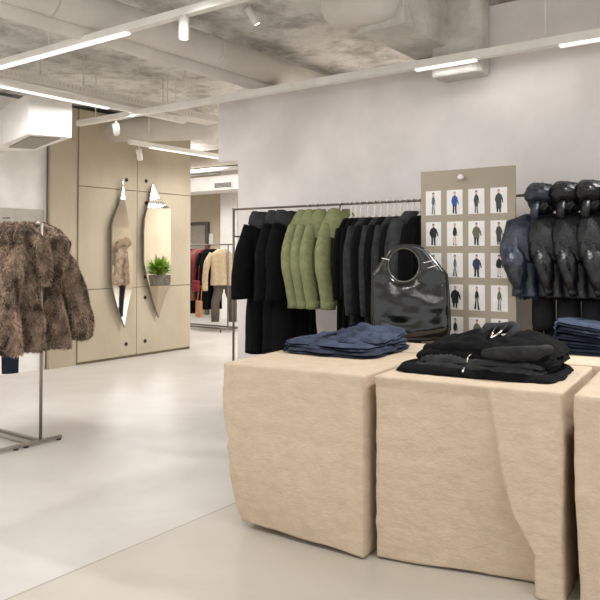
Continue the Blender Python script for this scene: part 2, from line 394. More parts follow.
# ------------------------------------------------------------------ stone blocks
H = .84
TAB = radians(5.76); tx = Vector((cos(TAB), sin(TAB), 0)); ty = Vector((-sin(TAB), cos(TAB), 0))
def block(name, label, origin, W, D, deform, N=70, seed=0):
    o = thing(name, label, 'display block', (origin.x, origin.y, 0), TAB)
    vmap = {}; mb = MB(); nx = N; ny = 40; nzz = N
    z0 = .012
    def vid(i, j, k):
        key = (i, j, k)
        if key not in vmap:
            x, y, z = W * i / nx, D * j / ny, z0 + (H - z0) * k / nzz
            p = Vector((x, y, z)); ctr = Vector((W / 2, D / 2, H / 2))
            # rounded arrises
            e = .014
            cx = max(e, min(W - e, x)); cy = max(e, min(D - e, y)); cz = min(H - e * .6, z)
            core = Vector((cx, cy, cz)); dd = p - core
            if dd.length > e: p = core + dd.normalized() * e
            nrm = Vector(((1 if i == nx else -1 if i == 0 else 0), (1 if j == ny else -1 if j == 0 else 0), 0))
            amp = .008 * nz(p.x * 2.4 + seed, p.y * 2.4, p.z * 2.4) + .003 * nz(p.x * 12 + seed, p.y * 12, p.z * 15) + .0018 * nz(p.x * 36, p.y * 36, p.z * 46 + seed)
            fade = min(1, (H - p.z) / .05)
            p = p + nrm * amp * fade
            if k == nzz: p.z += .0015 * nz(p.x * 8, p.y * 8, seed)
            if k == 0: p.z += .010 * max(-.2, nz(p.x * 4 + 3, p.y * 4, seed))
            p = deform(p, W, D)
            vmap[key] = len(mb.v); mb.v.append(tuple(p))
        return vmap[key]
    def face(fn, a, b):
        for i in range(a):
            for j in range(b): mb.f.append((fn(i, j), fn(i + 1, j), fn(i + 1, j + 1), fn(i, j + 1)))
    face(lambda i, j: vid(i, 0, j), nx, nzz); face(lambda i, j: vid(i, ny, j), nx, nzz)
    face(lambda i, j: vid(0, i, j), ny, nzz); face(lambda i, j: vid(nx, i, j), ny, nzz)
    face(lambda i, j: vid(i, j, 0), nx, ny); face(lambda i, j: vid(i, j, nzz), nx, ny)
    mb.mi = [0] * len(mb.f)
    mb.build('stone_body', 'stone', o)
    MB().box((.2, .2, 0), (W - .08, D - .08, .05)).build('recessed_base', 'plinth', o, False)
    return o
prof = [(0, .085), (.10, .066), (.2, .046), (.3, .034), (.45, .028), (.50, .018), (.54, .034), (.60, .018), (.68, .006), (.8, 0), (1, 0)]
def d1(p, W, D):
    t = min(1, p.z / H)
    w = max(0, 1 - p.x / W) ** 3
    p.x += interp(prof, t) * w * (1 if p.y < .15 else max(.6, 1 - p.y * .5))
    p.y += .05 * max(0, 1 - t * 2.2) ** 2 * max(0, 1 - p.x / W) * (1 - p.y / D)
    p.z += .035 * max(0, 1 - t) ** 8 * max(0, 1 - p.x / W) * (1 - p.y / D)
    return p
def d2(p, W, D):
    t = min(1, p.z / H); u = p.x / W
    b = interp([(0, .855), (.2, .85), (.28, .80), (.38, .745), (.55, .70), (.75, .67), (1, .63)], t)
    k = 1 - sstep(b - .006, b + .012, u)
    r = .015 + .085 * (1 - t) ** 1.3 * (.15 + .85 * min(1, u / .8)) + .03 * sstep(.2, .8, u) * (1 - t)
    r *= min(1, (1 - t) / .06)
    p.y += r * k * max(0, 1 - p.y / .3)
    p.z -= (1 - k) * .010 * max(0, 1 - p.z / .1)
    return p
def d3(p, W, D):
    t = min(1, p.z / H)
    p.x += .02 * sin(t * 4 + 1) * max(0, 1 - p.x / W) ** 3 * (1 - t)
    return p
def dn(p, W, D): return p
T1a, T1b = on_z(223, 362.7, H), on_z(366.5, 375, H)
T2a, T2b = on_z(373, 376, H), on_z(559, 396.5, H)
T3a = on_z(573, 395.5, H)
W1 = (T1b - T1a).dot(tx); W2 = (T2b - T2a).dot(tx)
print('T1', T1a, W1, 'T2', T2a, W2, 'T3', T3a, (T1b - T1a).dot(ty), (T2b - T2a).dot(ty))
D1 = .84
block('stone_display_block', 'rough beige stone block under the folded blue jeans, leftmost, its left side undercut', T1a, W1, D1, d1, 80, 1)
block('stone_display_block', 'middle beige stone block with a carved scallop in its face under the black knits', T2a, W2, .80, d2, 110, 5)
block('stone_display_block', 'rightmost beige stone block cut off by the photo edge, bare on top', T3a, .9, .80, d3, 50, 9)
R1 = T1a + ty * (D1 + .03)
block('stone_display_block', 'beige stone block behind the jeans carrying the black handbag', R1 + tx * .12, W1 + .25, .42, dn, 30, 14)
R2 = T2a + ty * (.80 + .035)
block('stone_display_block', 'beige stone block behind the black knits carrying stacked dark jeans', R2 + tx * .42, W2 + .5, .56, dn, 30, 19)

# ------------------------------------------------------------------ folded clothes
def layer(mb, cx, cy, W, D, z0, th, seed, wr=.006, n=40, rib=0, ang=0, slope=(0, 0), edgew=.02, droop=0, mi=0, bump=None):
    ca, sa = cos(ang), sin(ang); top = []; bot = []
    for i in range(n + 1):
        for j in range(n + 1):
            s = -cos(pi * i / n); t = -cos(pi * j / n)
            s = lerp(s, 2 * i / n - 1, .6); t = lerp(t, 2 * j / n - 1, .6)
            e = min(1, max(0, (1 - abs(s) ** 7)) * max(0, (1 - abs(t) ** 7))) ** .45
            kx = 1 + edgew * (nz(t * 2 + seed, seed, s) + .5 * nz(t * 6 + seed, seed, 3)); ky = 1 + edgew * 1.3 * (nz(s * 2.2 + seed, 7, t) + .5 * nz(s * 7, seed, 5))
            cr = 1 - .10 * abs(s) ** 4 * abs(t) ** 4
            x = s * W / 2 * kx * cr; y = t * D / 2 * ky * cr
            base = z0 + slope[0] * x + slope[1] * y
            h = th * e * (1 + .25 * nz(x * 5 + seed, y * 5, 1)) + wr * e * (nz(x * 9 + seed, y * 13, 2) + .7 * nz(x * 22, y * 18 + seed, 3))
            if wr > .012 and not rib: h += wr * 1.1 * e * (abs(nz(x * 4 + seed, y * 11 + x * 5, 6)) - .2)
            if rib: h += rib * e * sin(x * 260)
            if bump: h += bump(x, y) * e
            base -= droop * (abs(s) ** 6 + abs(t) ** 6) * .5
            X = cx + ca * x - sa * y; Y = cy + sa * x + ca * y
            top.append((X, Y, base + max(h, .001))); bot.append((X, Y, base + th * .15 * (1 - e)))
    m = n + 1; o = len(top)
    fs = [(i * m + j, (i + 1) * m + j, (i + 1) * m + j + 1, i * m + j + 1) for i in range(n) for j in range(n)]
    fs2 = [tuple(k + o for k in f[::-1]) for f in fs]
    ed = []
    rim = [i * m for i in range(n)] + [n * m + j for j in range(n)] + [(n - i) * m + n for i in range(n)] + [n - j for j in range(n)]
    for a, b in zip(rim, rim[1:] + rim[:1]): ed.append((a, b, b + o, a + o))
    mb.add(top + bot, fs + fs2 + ed, mi)

def jeans(label, group, center, rz, W, D, th, seed, m='denim', nl=2, slope=(0, 0), wr=.007, z=0):
    o = thing('folded_jeans', label, 'jeans', (center.x, center.y, z), rz, group)
    mb = MB()
    for k in range(nl):
        layer(mb, .012 * (k % 2) - .004 * k, -.012 * k, W - .012 * k, D - .02 * k, .002 + th / nl * k * .95, th / nl * 1.05, seed + 3.7 * k, wr=wr, slope=slope, edgew=.085, n=44, droop=.0)
    mb.build('folded_leg', m, o)
    for k in range(nl):
        r_ = th / nl * .52; xx = -W / 2 + .012 + .006 * k
        MB().tube([(xx, -D * .44, r_ + th / nl * k), (xx - .012, -D * .2, r_ * 1.2 + th / nl * k), (xx - .004, D * .1, r_ + th / nl * k), (xx - .01, D * .42, r_ + th / nl * k)], [r_ * .8, r_ * 1.15, r_, r_ * .9], 12).build('leg_fold', m, o)
    wb = MB(); layer(wb, 0, D * .40, W * .86, .045, th * .8 + slope[1] * D * .4, .012, seed + 9, wr=.002, n=14, slope=slope)
    wb.build('waistband', m, o)
    return o
G = 'folded blue jeans on the left stone block'
c = lambda px, py, z=H: on_z(px, py, z)
ZT = H + .003
C0 = c(350, 350)
jeans('bottom folded blue jeans of the pile on the left stone block', G, C0 + ty * -.01, TAB, .58, .62, .030, 1, z=ZT, m='denimdark', wr=.014)
jeans('middle folded blue jeans with rolled tips at the left of the pile', G, C0 + tx * -.015 + ty * .01, TAB - .04, .56, .58, .034, 5, z=ZT + .030, wr=.024)
jeans('topmost faded blue jeans lying towards the bag on the left stone block', G, C0 + tx * .07 + ty * .06, TAB + .08, .40, .46, .034, 9, z=ZT + .062, slope=(.02, .08), wr=.034)
# stacked dark jeans on rear block
C4 = c(596, 353)
for k, nm in enumerate(('lowest', 'second lowest', 'middle', 'second highest', 'topmost')):
    jeans('%s folded indigo jeans in the right rear stack behind the black knits' % nm, 'stacked indigo jeans at the right', C4 + tx * (.02 + .012 * (k % 2)) + ty * (.0 + .012 * (k % 3)), TAB + [.02, -.03, .03, -.02, .04][k], .50 - .008 * k, .30, .030, 20 + 3 * k, m='denimdark' if k < 4 else 'denim', z=H + .003 + .032 * k, nl=2, wr=.008, slope=(-.035 * k, 0))

# black knits
def knit(label, center, rz, W, D, th, seed, z, m='black', rib=0, nl=1, slope=(0, 0), wr=.008, bump=None, droop=0):
    o = thing('folded_knit', label, 'knitwear', (center.x, center.y, z), rz, 'black knits on the middle stone block')
    mb = MB()
    for k in range(nl):
        layer(mb, .01 * k, .015 * k, W - .03 * k, D - .03 * k, th / nl * k, th / nl * 1.05, seed + 2.9 * k, wr=wr, n=64, rib=rib, slope=slope, edgew=.055, bump=bump if k == nl - 1 else None, droop=droop)
    mb.build('body', m, o)
    return o
K0 = (c(392, 372) + c(560, 386) + c(575, 368) + c(425, 356)) / 4
k1 = knit('flat black cardigan with a silver zip, bottom of the knit pile', K0, TAB, .77, .58, .03, 31, ZT, 'black', wr=.006, droop=0)
k2 = knit('ribbed charcoal knit folded in the middle of the knit pile', K0 + tx * .01 + ty * .02, TAB + .02, .65, .50, .05, 37, ZT + .028, 'charcoal', rib=.0035, nl=2, wr=.012, droop=.014)
def vneck(x, y):
    r = math.hypot((x - .02) * 1.3, y - .03)
    return .05 * math.exp(-((x + .1) / .1) ** 2 - ((y - .06) / .14) ** 2) + .05 * math.exp(-((x - .14) / .14) ** 2 - ((y - .06) / .16) ** 2) - .03 * math.exp(-((x - .0) / .035) ** 2 - ((y - .02) / .12) ** 2)
k3 = knit('puffy black zip cardigan with an open collar, top of the knit pile', K0 + tx * .03 + ty * .05, TAB - .02, .68, .44, .06, 43, ZT + .072, 'black', nl=2, wr=.014, bump=vneck, droop=.03)
# sleeve folded across the front of the top knit
mb = MB(); pts = [(.02, -.20, .018), (.10, -.235, .03), (.18, -.225, .036), (.25, -.19, .04), (.29, -.12, .05)]
mb.tube(pts, [.03, .036, .042, .046, .03], 14, flat=.7, wob=lambda t, th: .1 * sin(th * 3 + t * 20)); mb.build('sleeve', 'charcoal', k3)
def zipper(par, pts, w=.006):
    MB().tube(pts, w, 6, flat=.6).build('zipper', 'chrome', par)
zipper(k1, [(-.02, -.275, .020), (-.02, -.26, .034), (-.02, -.2, .034)])
zipper(k2, [(-.03, -.25, .03), (-.028, -.24, .056), (-.02, -.15, .066)])
zipper(k3, [(.02, -.10, .085), (.008, -.03, .105), (.0, .06, .130)], .006)
zipper(k3, [(.02, -.10, .085), (.045, -.03, .108), (.05, .06, .135)], .006)
mb = MB()
mb.tube([(.08, -.04, .085), (.10, .06, .115), (.06, .13, .12), (.0, .14, .11), (-.05, .08, .115), (-.06, -.02, .085)], [.016, .026, .03, .028, .026, .016], 12, flat=1); mb.build('collar', 'charcoal', k3)

# ------------------------------------------------------------------ handbag
def handbag():
    base = on_z(411, 341.5, H); dist = (base - EYE).dot(fw); s = dist / F
    o = thing('handbag', 'large glossy black leather handbag with a round handle opening', 'handbag', (base.x, base.y, H + .004), -YAW - radians(5))
    P = [(372.5, 339), (372, 318), (372, 296), (372.5, 276), (378, 268), (384, 260), (390, 251), (396, 247), (405, 245.5), (416, 246), (424, 249), (431, 256), (438, 264), (447, 275), (448.5, 290), (449.5, 312), (450, 333), (444, 339.5), (430, 341), (411, 341.5), (390, 341)]
    P = [((x - 411) * s, (341.5 - y) * s) for x, y in P]
    hx, hz, rx, rz = (404 - 411) * s, (341.5 - 266) * s, 15.8 * s, 17 * s
    Mn = 120; R = 18
    def outer(th):
        dx, dz = cos(th), sin(th); best = None
        for (a, b) in zip(P, P[1:] + P[:1]):
            ex, ez = b[0] - a[0], b[1] - a[1]; den = dx * ez - dz * ex
            if abs(den) < 1e-9: continue
            t = ((a[0] - hx) * ez - (a[1] - hz) * ex) / den; u = ((a[0] - hx) * dz - (a[1] - hz) * dx) / den
            if t > 0 and -1e-6 <= u <= 1 + 1e-6: best = t if best is None else max(best, t)
        return (hx + dx * best, hz + dz * best)
    mb = MB(); fr = []; bk = []
    Ht = 95 * s
    out = []; hole = []
    for i in range(Mn):
        th = 2 * pi * i / Mn; ox, oz = outer(th); ix, iz = hx + rx * cos(th), hz + rz * sin(th)
        out.append((ox, 0, oz)); hole.append((ix, 0, iz))
        for r in range(R + 1):
            q = r / R; x = lerp(ix, ox, q); z = lerp(iz, oz, q)
            zz = max(0, min(1, 1 - z / Ht))
            t = (.008 + .075 * zz ** 1.1) * (max(0, 1 - abs(2 * q - 1) ** (5 if zz > .4 else 3))) ** .5
            t2 = t + min(1, 12 * t) * (.026 * nz(x * 5, z * 10, 3) + .012 * nz(x * 9 + 4, z * 19, 8)) * (zz ** .5)
            if z < .03: t2 = t2 * .8
            fr.append((x, -max(t2, .002), z)); bk.append((x, max(t, .002), z))
    m = R + 1; n = len(fr); fs = []
    for i in range(Mn):
        k = (i + 1) % Mn
        for r in range(R):
            fs.append((i * m + r, k * m + r, k * m + r + 1, i * m + r + 1)); fs.append((n + i * m + r + 1, n + k * m + r + 1, n + k * m + r, n + i * m + r))
        fs.append((i * m, n + i * m, n + k * m, k * m)); fs.append((i * m + R, k * m + R, n + k * m + R, n + i * m + R))
    mb.add(fr + bk, fs); mb.build('body', 'leather', o)
    MB().tube(hole + hole[:1], .0075, 8).build('handle_edge', 'piping', o)
    MB().tube(out + out[:1], .0045, 6).build('edge_piping', 'leather', o)
    for (a, b, y) in ((423, 434, 263), (427, 437, 268), (382, 390, 258)):
        MB().tube([((a - 411) * s, -.022, (341.5 - y - 1) * s), ((b - 411) * s, -.03, (341.5 - y + (2 if a > 400 else -3)) * s)], .005, 6).build('strap_glint', 'chrome', o)  # bright chrome strips along the strap lines, standing in for light reflections
    return o
handbag()

# ------------------------------------------------------------------ garments
def gbody(mb, L, wsh, whem, dep, dhem, neck=.07, slope=.09, folds=5, famp=.012, seed=0, N=30, S=56, nf=0.0, waist=None, slit=0):
    rings = []
    def ring(a, b, z, t):
        r = []
        for j in range(S):
            th = 2 * pi * j / S; cx, sy = cos(th), sin(th)
            x = a * math.copysign(abs(cx) ** .8, cx); y = b * math.copysign(abs(sy) ** .8, sy)
            if t > 0:
                f = famp * t * sin(folds * x / max(a, .01) * 1.7 + seed * 2 + 1.2 * nz(z * 3, seed, 0)) + nf * nz(x * 7 + seed, z * 4, sy) + famp * .6 * nz(x * 14 + seed, z * 2.5, sy * .5)
                y += f * (1 if sy < 0 else .5) ; x += famp * .5 * t * nz(z * 6, seed, sy * 2)
            if slit and sy < 0: y += min(slit, b * 1.3) * math.exp(-(x / .032) ** 2)
            r.append((x, y, z))
        return r
    rings.append(ring(neck * .75, .03, -.03, 0))
    for i in range(7):
        q = i / 6; rings.append(ring(lerp(neck, wsh, q), lerp(.045, dep, q ** .6), -slope * q ** 1.25, 0))
    for i in range(1, N + 1):
        q = i / N; z = lerp(-slope, -L, q)
        a = lerp(wsh, whem, q); b = lerp(dep, dhem, q)
        if waist: a -= waist * math.exp(-((q - .45) / .13) ** 2)
        rings.append(ring(a, b, z, min(1, .25 + q)))
    last = rings[-1]
    rings.append([(p[0] * .9, p[1] * .85, p[2] + .03) for p in last])
    mb.loft(rings)
def gsleeve(mb, side, wsh, slope, pts, rad, flat=.75, seed=0, wr=.08, seg=20):
    # refine path
    P = [Vector((side * x, y, z)) for x, y, z in pts]; path = []; rr = []
    n = 5
    for i in range(len(P) - 1):
        for k in range(n):
            t = k / n; p0 = P[max(i - 1, 0)]; p1 = P[i]; p2 = P[i + 1]; p3 = P[min(i + 2, len(P) - 1)]
            path.append(.5 * ((2 * p1) + (p2 - p0) * t + (2 * p0 - 5 * p1 + 4 * p2 - p3) * t * t + (3 * p1 - p0 - 3 * p2 + p3) * t ** 3)); rr.append(lerp(rad[i], rad[i + 1], t))
    path.append(P[-1]); rr.append(rad[-1])
    path.append(P[-1] + (P[-1] - P[-2]).normalized() * -.02); rr.append(rad[-1] * .8)
    mb.tube(path, rr, seg, flat=flat, ref=(0, 1, 0), wob=lambda t, th: wr * (nz(cos(th) * 2 + seed, sin(th) * 2, t * 7 + side) + .5 * sin(th * 3 + t * 9 + seed)))
def collar_ring(mb, prof, S=40, front_drop=.06, seed=0, yk=.62):
    rings = []
    for (k, z) in prof:
        r = []
        for j in range(S):
            th = 2 * pi * j / S; f = max(0, -sin(th)) ** 2; g = min(1, k / .15)
            r.append((k * cos(th), k * lerp(.85, yk, g) * sin(th), z - front_drop * f * g + .010 * g * nz(cos(th) * 3, sin(th) * 3, seed + k * 8)))
        rings.append(r)
    mb.loft(rings, (False, False))
def fur_up(mb, n, ln, w, seed):
    rnd = random.Random(seed)
    tris = []; acc = 0; cum = []
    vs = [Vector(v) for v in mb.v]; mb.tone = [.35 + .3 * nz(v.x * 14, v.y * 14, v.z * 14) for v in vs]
    cen = sum(vs, Vector()) / len(vs)
    for f in mb.f:
        if len(f) != 4: continue
        a = (vs[f[2]] - vs[f[0]]).cross(vs[f[3]] - vs[f[1]]); ar = a.length / 2
        acc += ar; cum.append(acc); tris.append((f, a.normalized() if ar > 0 else Vector((0, 0, 1))))
    import bisect
    newv = []; newf = []; tone = []
    o = len(mb.v)
    for i in range(n):
        f, nm = tris[min(len(tris) - 1, bisect.bisect(cum, rnd.random() * acc))]
        u, v = rnd.random(), rnd.random()
        p = (vs[f[0]] * (1 - u) + vs[f[1]] * u) * (1 - v) + (vs[f[3]] * (1 - u) + vs[f[2]] * u) * v
        cl = nz(p.x * 15, p.y * 15, p.z * 4) + .5 * nz(p.x * 34, p.y * 34, p.z * 20)
        d = (nm * (.6 + .2 * rnd.random()) + Vector((.5 * nz(p.x * 9, p.y * 9, p.z * 9), .5 * nz(p.x * 9 + 9, p.y * 9, p.z * 9), -.9 + .3 * rnd.random())) + Vector((rnd.uniform(-.25, .25), rnd.uniform(-.25, .25), rnd.uniform(-.25, .25)))).normalized()
        L = ln * (.7 + .6 * rnd.random()) * (1 + .5 * cl)
        sd = d.orthogonal(); sd.rotate(Matrix.Rotation(rnd.random() * pi, 3, d)); sd = sd.normalized() * w
        newv += [p - sd, p + sd, p + d * L]; newf.append((o + 3 * i, o + 3 * i + 1, o + 3 * i + 2))
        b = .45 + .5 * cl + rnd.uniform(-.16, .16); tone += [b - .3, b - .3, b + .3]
    mb.v += [tuple(v) for v in newv]; mb.f += newf; mb.mi += [0] * len(newf); mb.tone += tone
    return mb
def flip_ok(mb):   # orient the loft outward so that fur grows outwards
    me = bpy.data.meshes.new('tmp'); me.from_pydata(mb.v, [], mb.f); bm = bmesh.new(); bm.from_mesh(me)
    bmesh.ops.recalc_face_normals(bm, faces=bm.faces); mb.f = [tuple(v.index for v in f.verts) for f in bm.faces]; mb.mi = [0] * len(mb.f); bm.free(); bpy.data.meshes.remove(me)
    return mb

def hanger_proto(m='track'):
    h = thing('clothes_hanger', 'x', 'hanger')
    MB().tube([(0, 0, -.10), (0, 0, -.035), (.018, 0, -.015), (.02, 0, .004), (0, 0, .016), (-.018, 0, .006)], .006, 8).build('hook', m, h)
    MB().tube([(-.14, 0, -.185), (-.07, 0, -.135), (0, 0, -.10), (.07, 0, -.135), (.14, 0, -.185)], [.006, .009, .02, .009, .006], 8, flat=.6).build('shoulder_bar', m, h)
    return h

def rack_frame(name, label, loc):
    return thing(name, label, 'clothes rack', loc)

# ---- display wall rack
p0 = on_y(233.7, 209.5, RAIL); ZR = p0.z
rk = rack_frame('clothing_rack', 'long slim wall rack of dark steel carrying the black and green garments', (p0.x, RAIL, 0))
MB().tube([(0, 0, ZR), (5.0, 0, ZR)], .009, 10).build('rail', 'bronze', rk)
for x in (0, 5.0): MB().tube([(x, 0, 0), (x, 0, ZR + .009)], .010, 10).build('post', 'bronze', rk)
for x in (0, 5.0):
    for z in (ZR - .23, .32): MB().tube([(x, 0, z), (x, WY - RAIL - .001, z)], .007, 8).build('wall_bracket', 'bronze', rk)
p = on_y(340, 205, RAIL)
MB().tube([(p.x - p0.x, 0, ZR), (p.x - p0.x, 0, ZR - .05), (p.x - p0.x, 0, ZR - .06)], .006, 8).build('rail_hook', 'bronze', rk)

RZ = radians(90)
hp = hanger_proto(); hp_used = [False]
def hang(px, label, group=None, y=RAIL, z=None, rz=RZ):
    x = on_y(px, 205, y).x if px is not None else 0
    loc = (x, y, (z if z is not None else ZR))
    if not hp_used[0]:
        hp_used[0] = True; hp.location = loc; hp.rotation_euler = (0, 0, rz); hp['label'] = label
        if group: hp['group'] = group
        return hp
    return dup(hp, loc, rz, label, group)

def coat_proto(name, label, cat, group, m, L, wsh, whem, dep, dhem, sl, srad, folds=5, famp=.014, seed=0, col=None, hood=False, belt=None, waist=None, nf=.008, cuff=None, slope=.09, cm=None):
    o = thing(name, label, cat, (0, 0, 0), 0, group)
    mb = MB(); gbody(mb, L, wsh, whem, dep, dhem, folds=folds, famp=famp, seed=seed, waist=waist, nf=nf, slope=slope); mb.build('body', m, o)
    for s in (-1, 1):
        mb = MB(); gsleeve(mb, s, wsh, slope, sl, srad, seed=seed + s); so = mb.build('sleeve', m, o)
        if cuff:
            e = Vector(sl[-1]); e.x *= s
            MB().tube([e + Vector((0, 0, .055)), e + Vector((0, 0, -.004)), e + Vector((0, 0, .0))], [srad[-1] * 1.1, srad[-1] * 1.12, srad[-1] * .8], 18, flat=.8, ref=(0, 1, 0)).build('cuff', m, so)
    if col:
        mb = MB(); collar_ring(mb, col, seed=seed); mb.build('collar', cm or m, o)
    if belt:
        S = 40; rings = []
        for (dz, k) in ((-.03, 1.0), (-.03, 1.08), (.03, 1.08), (.03, 1.0)):
            rings.append([(belt[1] * k * cos(2 * pi * j / S), belt[2] * k * sin(2 * pi * j / S), belt[0] + dz + .01 * sin(j * .7)) for j in range(S)])
        MB().loft(rings, (False, False)).build('belt', m, o)
    return o

def place(proto, used, px, zneck, rz, label, group, y=RAIL, x=None):
    X = on_y(px, 205, y).x if x is None else x
    if not used:
        used.append(1); proto.location = (X, y, zneck); proto.rotation_euler = (0, 0, rz); proto['label'] = label
        if group: proto['group'] = group
        return proto
    return dup(proto, (X, y, zneck), rz, label, group)

# three long black coats
ZN = ZR - .075
bc = coat_proto('black_coat', 'x', 'coat', 'long black coats at the left end of the rack', 'black', 1.10, .20, .22, .085, .11,
                [(.165, 0, -.09), (.225, -.02, -.28), (.265, -.05, -.48), (.275, -.06, -.66)], [.075, .085, .085, .085], seed=2, folds=4, famp=.022,
                col=[(.09, -.05), (.115, .01), (.14, .045), (.165, .045), (.19, .0), (.20, -.06), (.185, -.07), (.15, .0), (.10, -.05)], belt=(-.55, .215, .105), waist=.02, cm='charcoal')  # collar in lighter grey cloth, its tone also painting in the rim's sheen
u = []
place(bc, u, 272, ZN, RZ - .6, 'long belted black coat turned outward, leftmost garment on the wall rack', 'long black coats at the left end of the rack')
place(bc, u, 286, ZN, RZ - .2, 'long black coat tucked between the outermost black coat and another', 'long black coats at the left end of the rack')
place(bc, u, 294, ZN, RZ - .1, 'long black coat hanging directly left of the green jackets', 'long black coats at the left end of the rack')
# four olive jackets
ol = coat_proto('olive_jacket', 'x', 'jacket', 'olive green jackets on the wall rack', 'olive', .66, .185, .19, .04, .05,
                [(.155, 0, -.10), (.225, -.02, -.26), (.245, -.04, -.40), (.215, -.04, -.56), (.195, -.045, -.715)], [.05, .068, .072, .062, .055], seed=6, folds=3, famp=.01,
                col=[(.06, -.02), (.075, .03), (.09, .04), (.13, .0), (.19, -.10), (.205, -.17), (.20, -.175), (.17, -.10), (.10, -.01)], cuff=True, nf=.004)
u = []
for i, (px, lb) in enumerate(((309, 'olive green jacket nearest the black coats, its bent sleeve fully showing'), (317, 'olive green jacket second from the black coats'), (327, 'olive green jacket third from the black coats'), (341, 'olive green jacket nearest the long black dresses, broad collar showing'))):
    place(ol, u, px, ZN + .005, RZ - .18 + .04 * (i % 2), lb, 'olive green jackets on the wall rack')
    hang(px, 'white hanger holding the ' + lb.split(',')[0], 'hangers on the wall rack')
# slim long black dresses
dr = coat_proto('black_dress', 'x', 'dress', 'slim long black dresses on the wall rack', 'black', 1.12, .17, .19, .028, .038, [(.15, 0, -.09), (.185, 0, -.22), (.19, 0, -.42), (.19, 0, -.6)], [.04, .035, .035, .03], seed=9, folds=6, famp=.008, nf=.003)
u = []
for i, px in enumerate((351, 356, 361)):
    place(dr, u, px, ZN - .035, RZ + .03 * i, ['slim long black dress right beside the green jackets', 'slim long black dress in the middle of three', 'slim long black dress right before the charcoal tops'][i], 'slim long black dresses on the wall rack')
    hang(px, 'white hanger on the slim black dress, %s of three' % ['left', 'middle', 'right'][i], 'hangers on the wall rack')
# charcoal tops
ch = coat_proto('charcoal_jumper', 'x', 'sweater', 'charcoal tops on the wall rack', 'charcoal', .78, .20, .21, .04, .055, [(.17, 0, -.09), (.235, -.01, -.25), (.25, -.02, -.5), (.24, -.02, -.70)], [.06, .065, .06, .055], seed=12, folds=3, famp=.01, nf=.006)
ch2 = coat_proto('black_jumper', 'x', 'sweater', 'charcoal tops on the wall rack', 'black', 1.0, .20, .21, .04, .055, [(.17, 0, -.09), (.235, -.01, -.25), (.25, -.02, -.5), (.24, -.02, -.70)], [.06, .065, .06, .055], seed=15, folds=3, famp=.012, nf=.006)
u = []; u2 = []
nm = ['first', 'second', 'third', 'fourth', 'fifth', 'sixth', 'seventh']
for i in range(7):
    px = 368 + i * 6.6
    if i % 2 == 0: place(ch, u, px, ZN - .035, RZ - .06 + .03 * (i % 3), 'charcoal top, %s of the tops right of the slim dresses' % nm[i], 'charcoal tops on the wall rack')
    else: place(ch2, u2, px, ZN - .035, RZ - .06 + .03 * (i % 3), 'longer black top, %s of the tops right of the slim dresses' % nm[i], 'charcoal tops on the wall rack')
    hang(px, 'white hanger on the %s top right of the slim dresses' % nm[i], 'hangers on the wall rack')
gr = coat_proto('grey_blouse', 'crumpled grey blouse hanging behind the handbag opening near the board', 'blouse', None, 'graphite', .80, .19, .20, .05, .06, [(.17, 0, -.09), (.23, -.02, -.22), (.24, -.04, -.4), (.23, -.03, -.62)], [.075, .08, .07, .055], seed=18, folds=5, famp=.02, nf=.018)
gr.location = (on_y(413, 205, RAIL).x, RAIL, ZN); gr.rotation_euler = (0, 0, RZ - .1)
hang(413, 'white hanger on the crumpled grey blouse', 'hangers on the wall rack')
place(ch2, u2, 419.5, ZN - .035, RZ, 'long black top hanging last before the taupe board', None)
hang(419.5, 'white hanger on the last black top before the board', 'hangers on the wall rack')

# ---- lookbook board with prints
YB = RAIL - .12
bl_, br_ = on_y(420.7, 172.6, YB), on_y(515, 164.5, YB)
zt = (bl_.z + br_.z) / 2
bd = thing('display_board', 'tall taupe display board with rows of fashion photos', 'board', (bl_.x, YB, zt - 1.35))
BW = br_.x - bl_.x
MB().box((0, 0, 0), (BW, .018, 1.35)).build('panel', 'board', bd, False, .003)
pg = on_y(463, 177.5, YB)
MB().tube([(pg.x - bl_.x, .005, pg.z - zt + 1.35), (pg.x - bl_.x, -.035, pg.z - zt + 1.35), (pg.x - bl_.x, -.05, pg.z - zt + 1.35)], [.01, .018, .018], 14).build('mounting_peg', 'track', bd)
colsx = [(426.1, 441.3), (447.2, 462.9), (468.6, 484.8), (490.8, 507.6)]
rowz = [(189.2, 214.2), (221.2, 246), (253, 277.5), (284.5, 310), (317, 342)]
def fig(pose, hair, skin, top, leg, mats):
    """flat printed figure as polygons in unit coordinates (x -.5..+.5, z 0..1)"""
    P = []
    P.append((mats[0], [(-.055, .80), (.055, .80), (.06, .88), (.03, .93), (-.03, .93), (-.06, .88)]))
    P.append((mats[1], [(-.06, .87), (-.04, .91), (.04, .91), (.06, .86), (.065, .92), (.03, .96), (-.03, .96), (-.065, .92)]))
    w = pose[0] * .64; hz = pose[1]; sp = pose[2]
    P.append((mats[2], [(-w * .45, .78), (.0, .81), (w * .45, .78), (w * .9, .71), (w * .85, hz + .12), (w * .75, hz), (-w * .75, hz), (-w * .85, hz + .12), (-w * .9, .71)]))
    P.append((mats[2], [(w * .8, .76), (w * 1.3, .58), (w * 1.45, .42), (w * 1.15, .42), (w * .85, .58)])); P.append((mats[2], [(-w * .8, .76), (-w * 1.2, .56), (-w * .95, .44), (-w * .7, .46), (-w * .8, .58)]))
    P.append((mats[3], [(-w * .62, hz + .02), (-.01, hz + .02), (-.02 - sp * .2, .09), (-.09 - sp, .09)])); P.append((mats[3], [(w * .62, hz + .02), (.01, hz + .02), (.03 + sp * .2, .07), (.09 + sp, .07)]))
    P.append((mats[4], [(-.02 - sp * .2, .09), (-.09 - sp, .09), (-.11 - sp, .05), (-.02 - sp * .2, .05)])); P.append((mats[4], [(.03 + sp * .2, .07), (.09 + sp, .07), (.12 + sp, .03), (.03 + sp * .2, .03)]))
    return P
INK = {}
def ink(c):
    if c not in INK: INK[c] = mat('ink_%d_%d_%d' % c, c, .7)
    return INK[c]
